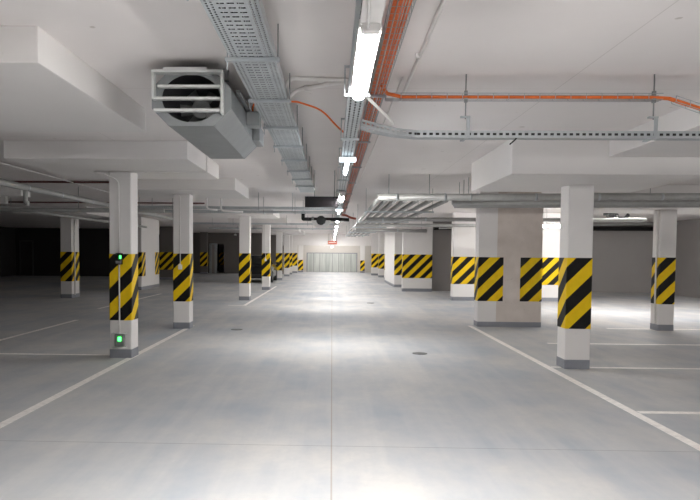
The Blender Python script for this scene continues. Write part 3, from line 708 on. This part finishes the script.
for x in (-8.3, -6.6): MB().tube([(x, 13.1, 2.9), (x, 13.1, CEIL)], .006, 6).build('hanger_rod', 'steel', t)
MB().box(-6.85, -6.72, 13.05, 13.15, 2.56, 2.70).build('spigot', 'pvc', t)
# cross trays in the middle distance
for k, (y, z, x0, x1, lab) in enumerate(((15.2, 2.62, -4.8, .05, 'slotted steel tray crossing the aisle beyond the second left column'),
                                         (16.3, 2.60, -4.8, .05, 'second slotted tray crossing the aisle just behind the first crossing one'),
                                         (24.5, 2.66, -6, .05, 'far slotted tray crossing the aisle beyond the third left column'),
                                         (31.0, 2.72, -6, .05, 'farthest slotted tray crossing the aisle'))):
    t = thing('cable_tray', (x0, y, z), lab, 'cable tray', 'trays crossing the aisle')
    channel('tray_channel', 'tray_side', t, 'x', x0, x1, [(y, z + .06), (y, z), (y + .2, z), (y + .2, z + .06)], [(.0, .055), (.055, .155), (.155, .205)])
    for q in (-4.6, -3.8, -1.75, -.95):
        MB().box(q - .015, q + .015, y - .03, y + .23, z - .02, z - .001).build('bracket', 'galv', t)
        MB().tube([(q, y - .02, z - .01), (q, y - .02, CEIL)], .006, 6).build('hanger_rod', 'steel', t)
conduit([(-2.95, 15.0, CEIL), (-2.95, 15.0, 2.6), (-2.70, 15.0, 2.58)], .022, 'left of two white drops by the crossing tray beyond the second left column')
conduit([(-2.62, 15.05, CEIL), (-2.62, 15.05, 2.56), (-2.1, 15.05, 2.54)], .022, 'right of two white drops by the crossing tray beyond the second left column')
for k, (x, z) in enumerate(((-6.75, 2.74), (-6.3, 2.76), (-6.05, 2.76))):
    t = thing('smoke_detector', (x, 44.5, z), 'small white detector under the far left ceiling, %s of three' % ['leftmost', 'middle', 'rightmost'][k], 'detector', 'detectors in the left hall')
    MB().tube([(x, 44.5, z), (x, 44.5, z + .1)], .09, 12).build('head', 'pvc', t)
    MB().tube([(x, 44.5, z + .1), (x, 44.5, CEIL)], .012, 6).build('stem', 'pvc', t)

# ------------------------------------------------------------------ parked black car (rear view)
cx, cy = -4.0, 33.0
car = thing('car', (cx, cy, 0), 'black car parked behind the fourth left column', 'car')
def loft(secs, name, mat, parent, sub=0):
    m = MB(); k = len(secs[0])
    for a, b in zip(secs, secs[1:]):
        for i in range(k):
            j = (i + 1) % k; m.face([a[i], a[j], b[j], b[i]], smooth=True)
    m.face(list(reversed(secs[0]))); m.face(secs[-1])
    o = m.build(name, mat, parent)
    o.data.validate(); return o
def sec(y, hw, z0, z1, c=.12):
    return [(cx - hw + c, y, z0), (cx + hw - c, y, z0), (cx + hw, y, z0 + c), (cx + hw, y, z1 - c), (cx + hw - c, y, z1), (cx - hw + c, y, z1), (cx - hw, y, z1 - c), (cx - hw, y, z0 + c)]
loft([sec(cy, .74, .36, .82), sec(cy + .12, .85, .24, .92), sec(cy + .9, .88, .2, .95), sec(cy + 2.6, .88, .2, .95), sec(cy + 3.6, .85, .22, .86), sec(cy + 4.1, .72, .3, .7)], 'body', 'carpaint', car)
loft([sec(cy + .15, .72, .88, .96, .03), sec(cy + .55, .60, .88, 1.42, .1), sec(cy + 1.9, .60, .88, 1.45, .1), sec(cy + 2.9, .70, .88, .95, .03)], 'cabin', 'carpaint', car)
m = MB(); m.face([(cx - .62, cy + .17, .985), (cx + .62, cy + .17, .985), (cx + .50, cy + .50, 1.38), (cx - .50, cy + .50, 1.38)]); m.build('rear_window', 'glass', car, solid=.01)
for s in (-1, 1):
    MB().box(cx + s * .70 - .10, cx + s * .70 + .10, cy + .02, cy + .12, .66, .82).build('tail_lamp', 'redlens', car, bevel=.02)
    for y in (cy + .75, cy + 3.25):
        w = MB().tube([(cx + s * .88, y, .31), (cx + s * .68, y, .31)], .31, 24).build('wheel', 'rubber', car)
        MB().tube([(cx + s * .885, y, .31), (cx + s * .80, y, .31)], .19, 16).build('hub_cap', 'iron', w)
    MB().box(cx + s * .98 - .09, cx + s * .98 + .09, cy + 2.35, cy + 2.45, .95, 1.06).build('mirror', 'carpaint', car, bevel=.02)
MB().box(cx - .8, cx + .8, cy - .04, cy + .1, .30, .46).build('bumper', 'rubber', car, bevel=.03)

# ------------------------------------------------------------------ world and view
wd = bpy.data.worlds.new('world'); scene.world = wd; wd.use_nodes = True
wd.node_tree.nodes['Background'].inputs[0].default_value = (0, 0, 0, 1)
vs = scene.view_settings; vs.view_transform = 'Standard'; vs.look = 'None'; vs.exposure = 1.30; vs.gamma = 1.0; vs.use_curve_mapping = False
cy_ = scene.cycles
cy_.use_denoising = True; cy_.max_bounces = 10; cy_.diffuse_bounces = 5; cy_.glossy_bounces = 4; cy_.transparent_max_bounces = 12
cy_.sample_clamp_indirect = 8; cy_.use_light_tree = True; cy_.caustics_reflective = False; cy_.caustics_refractive = False
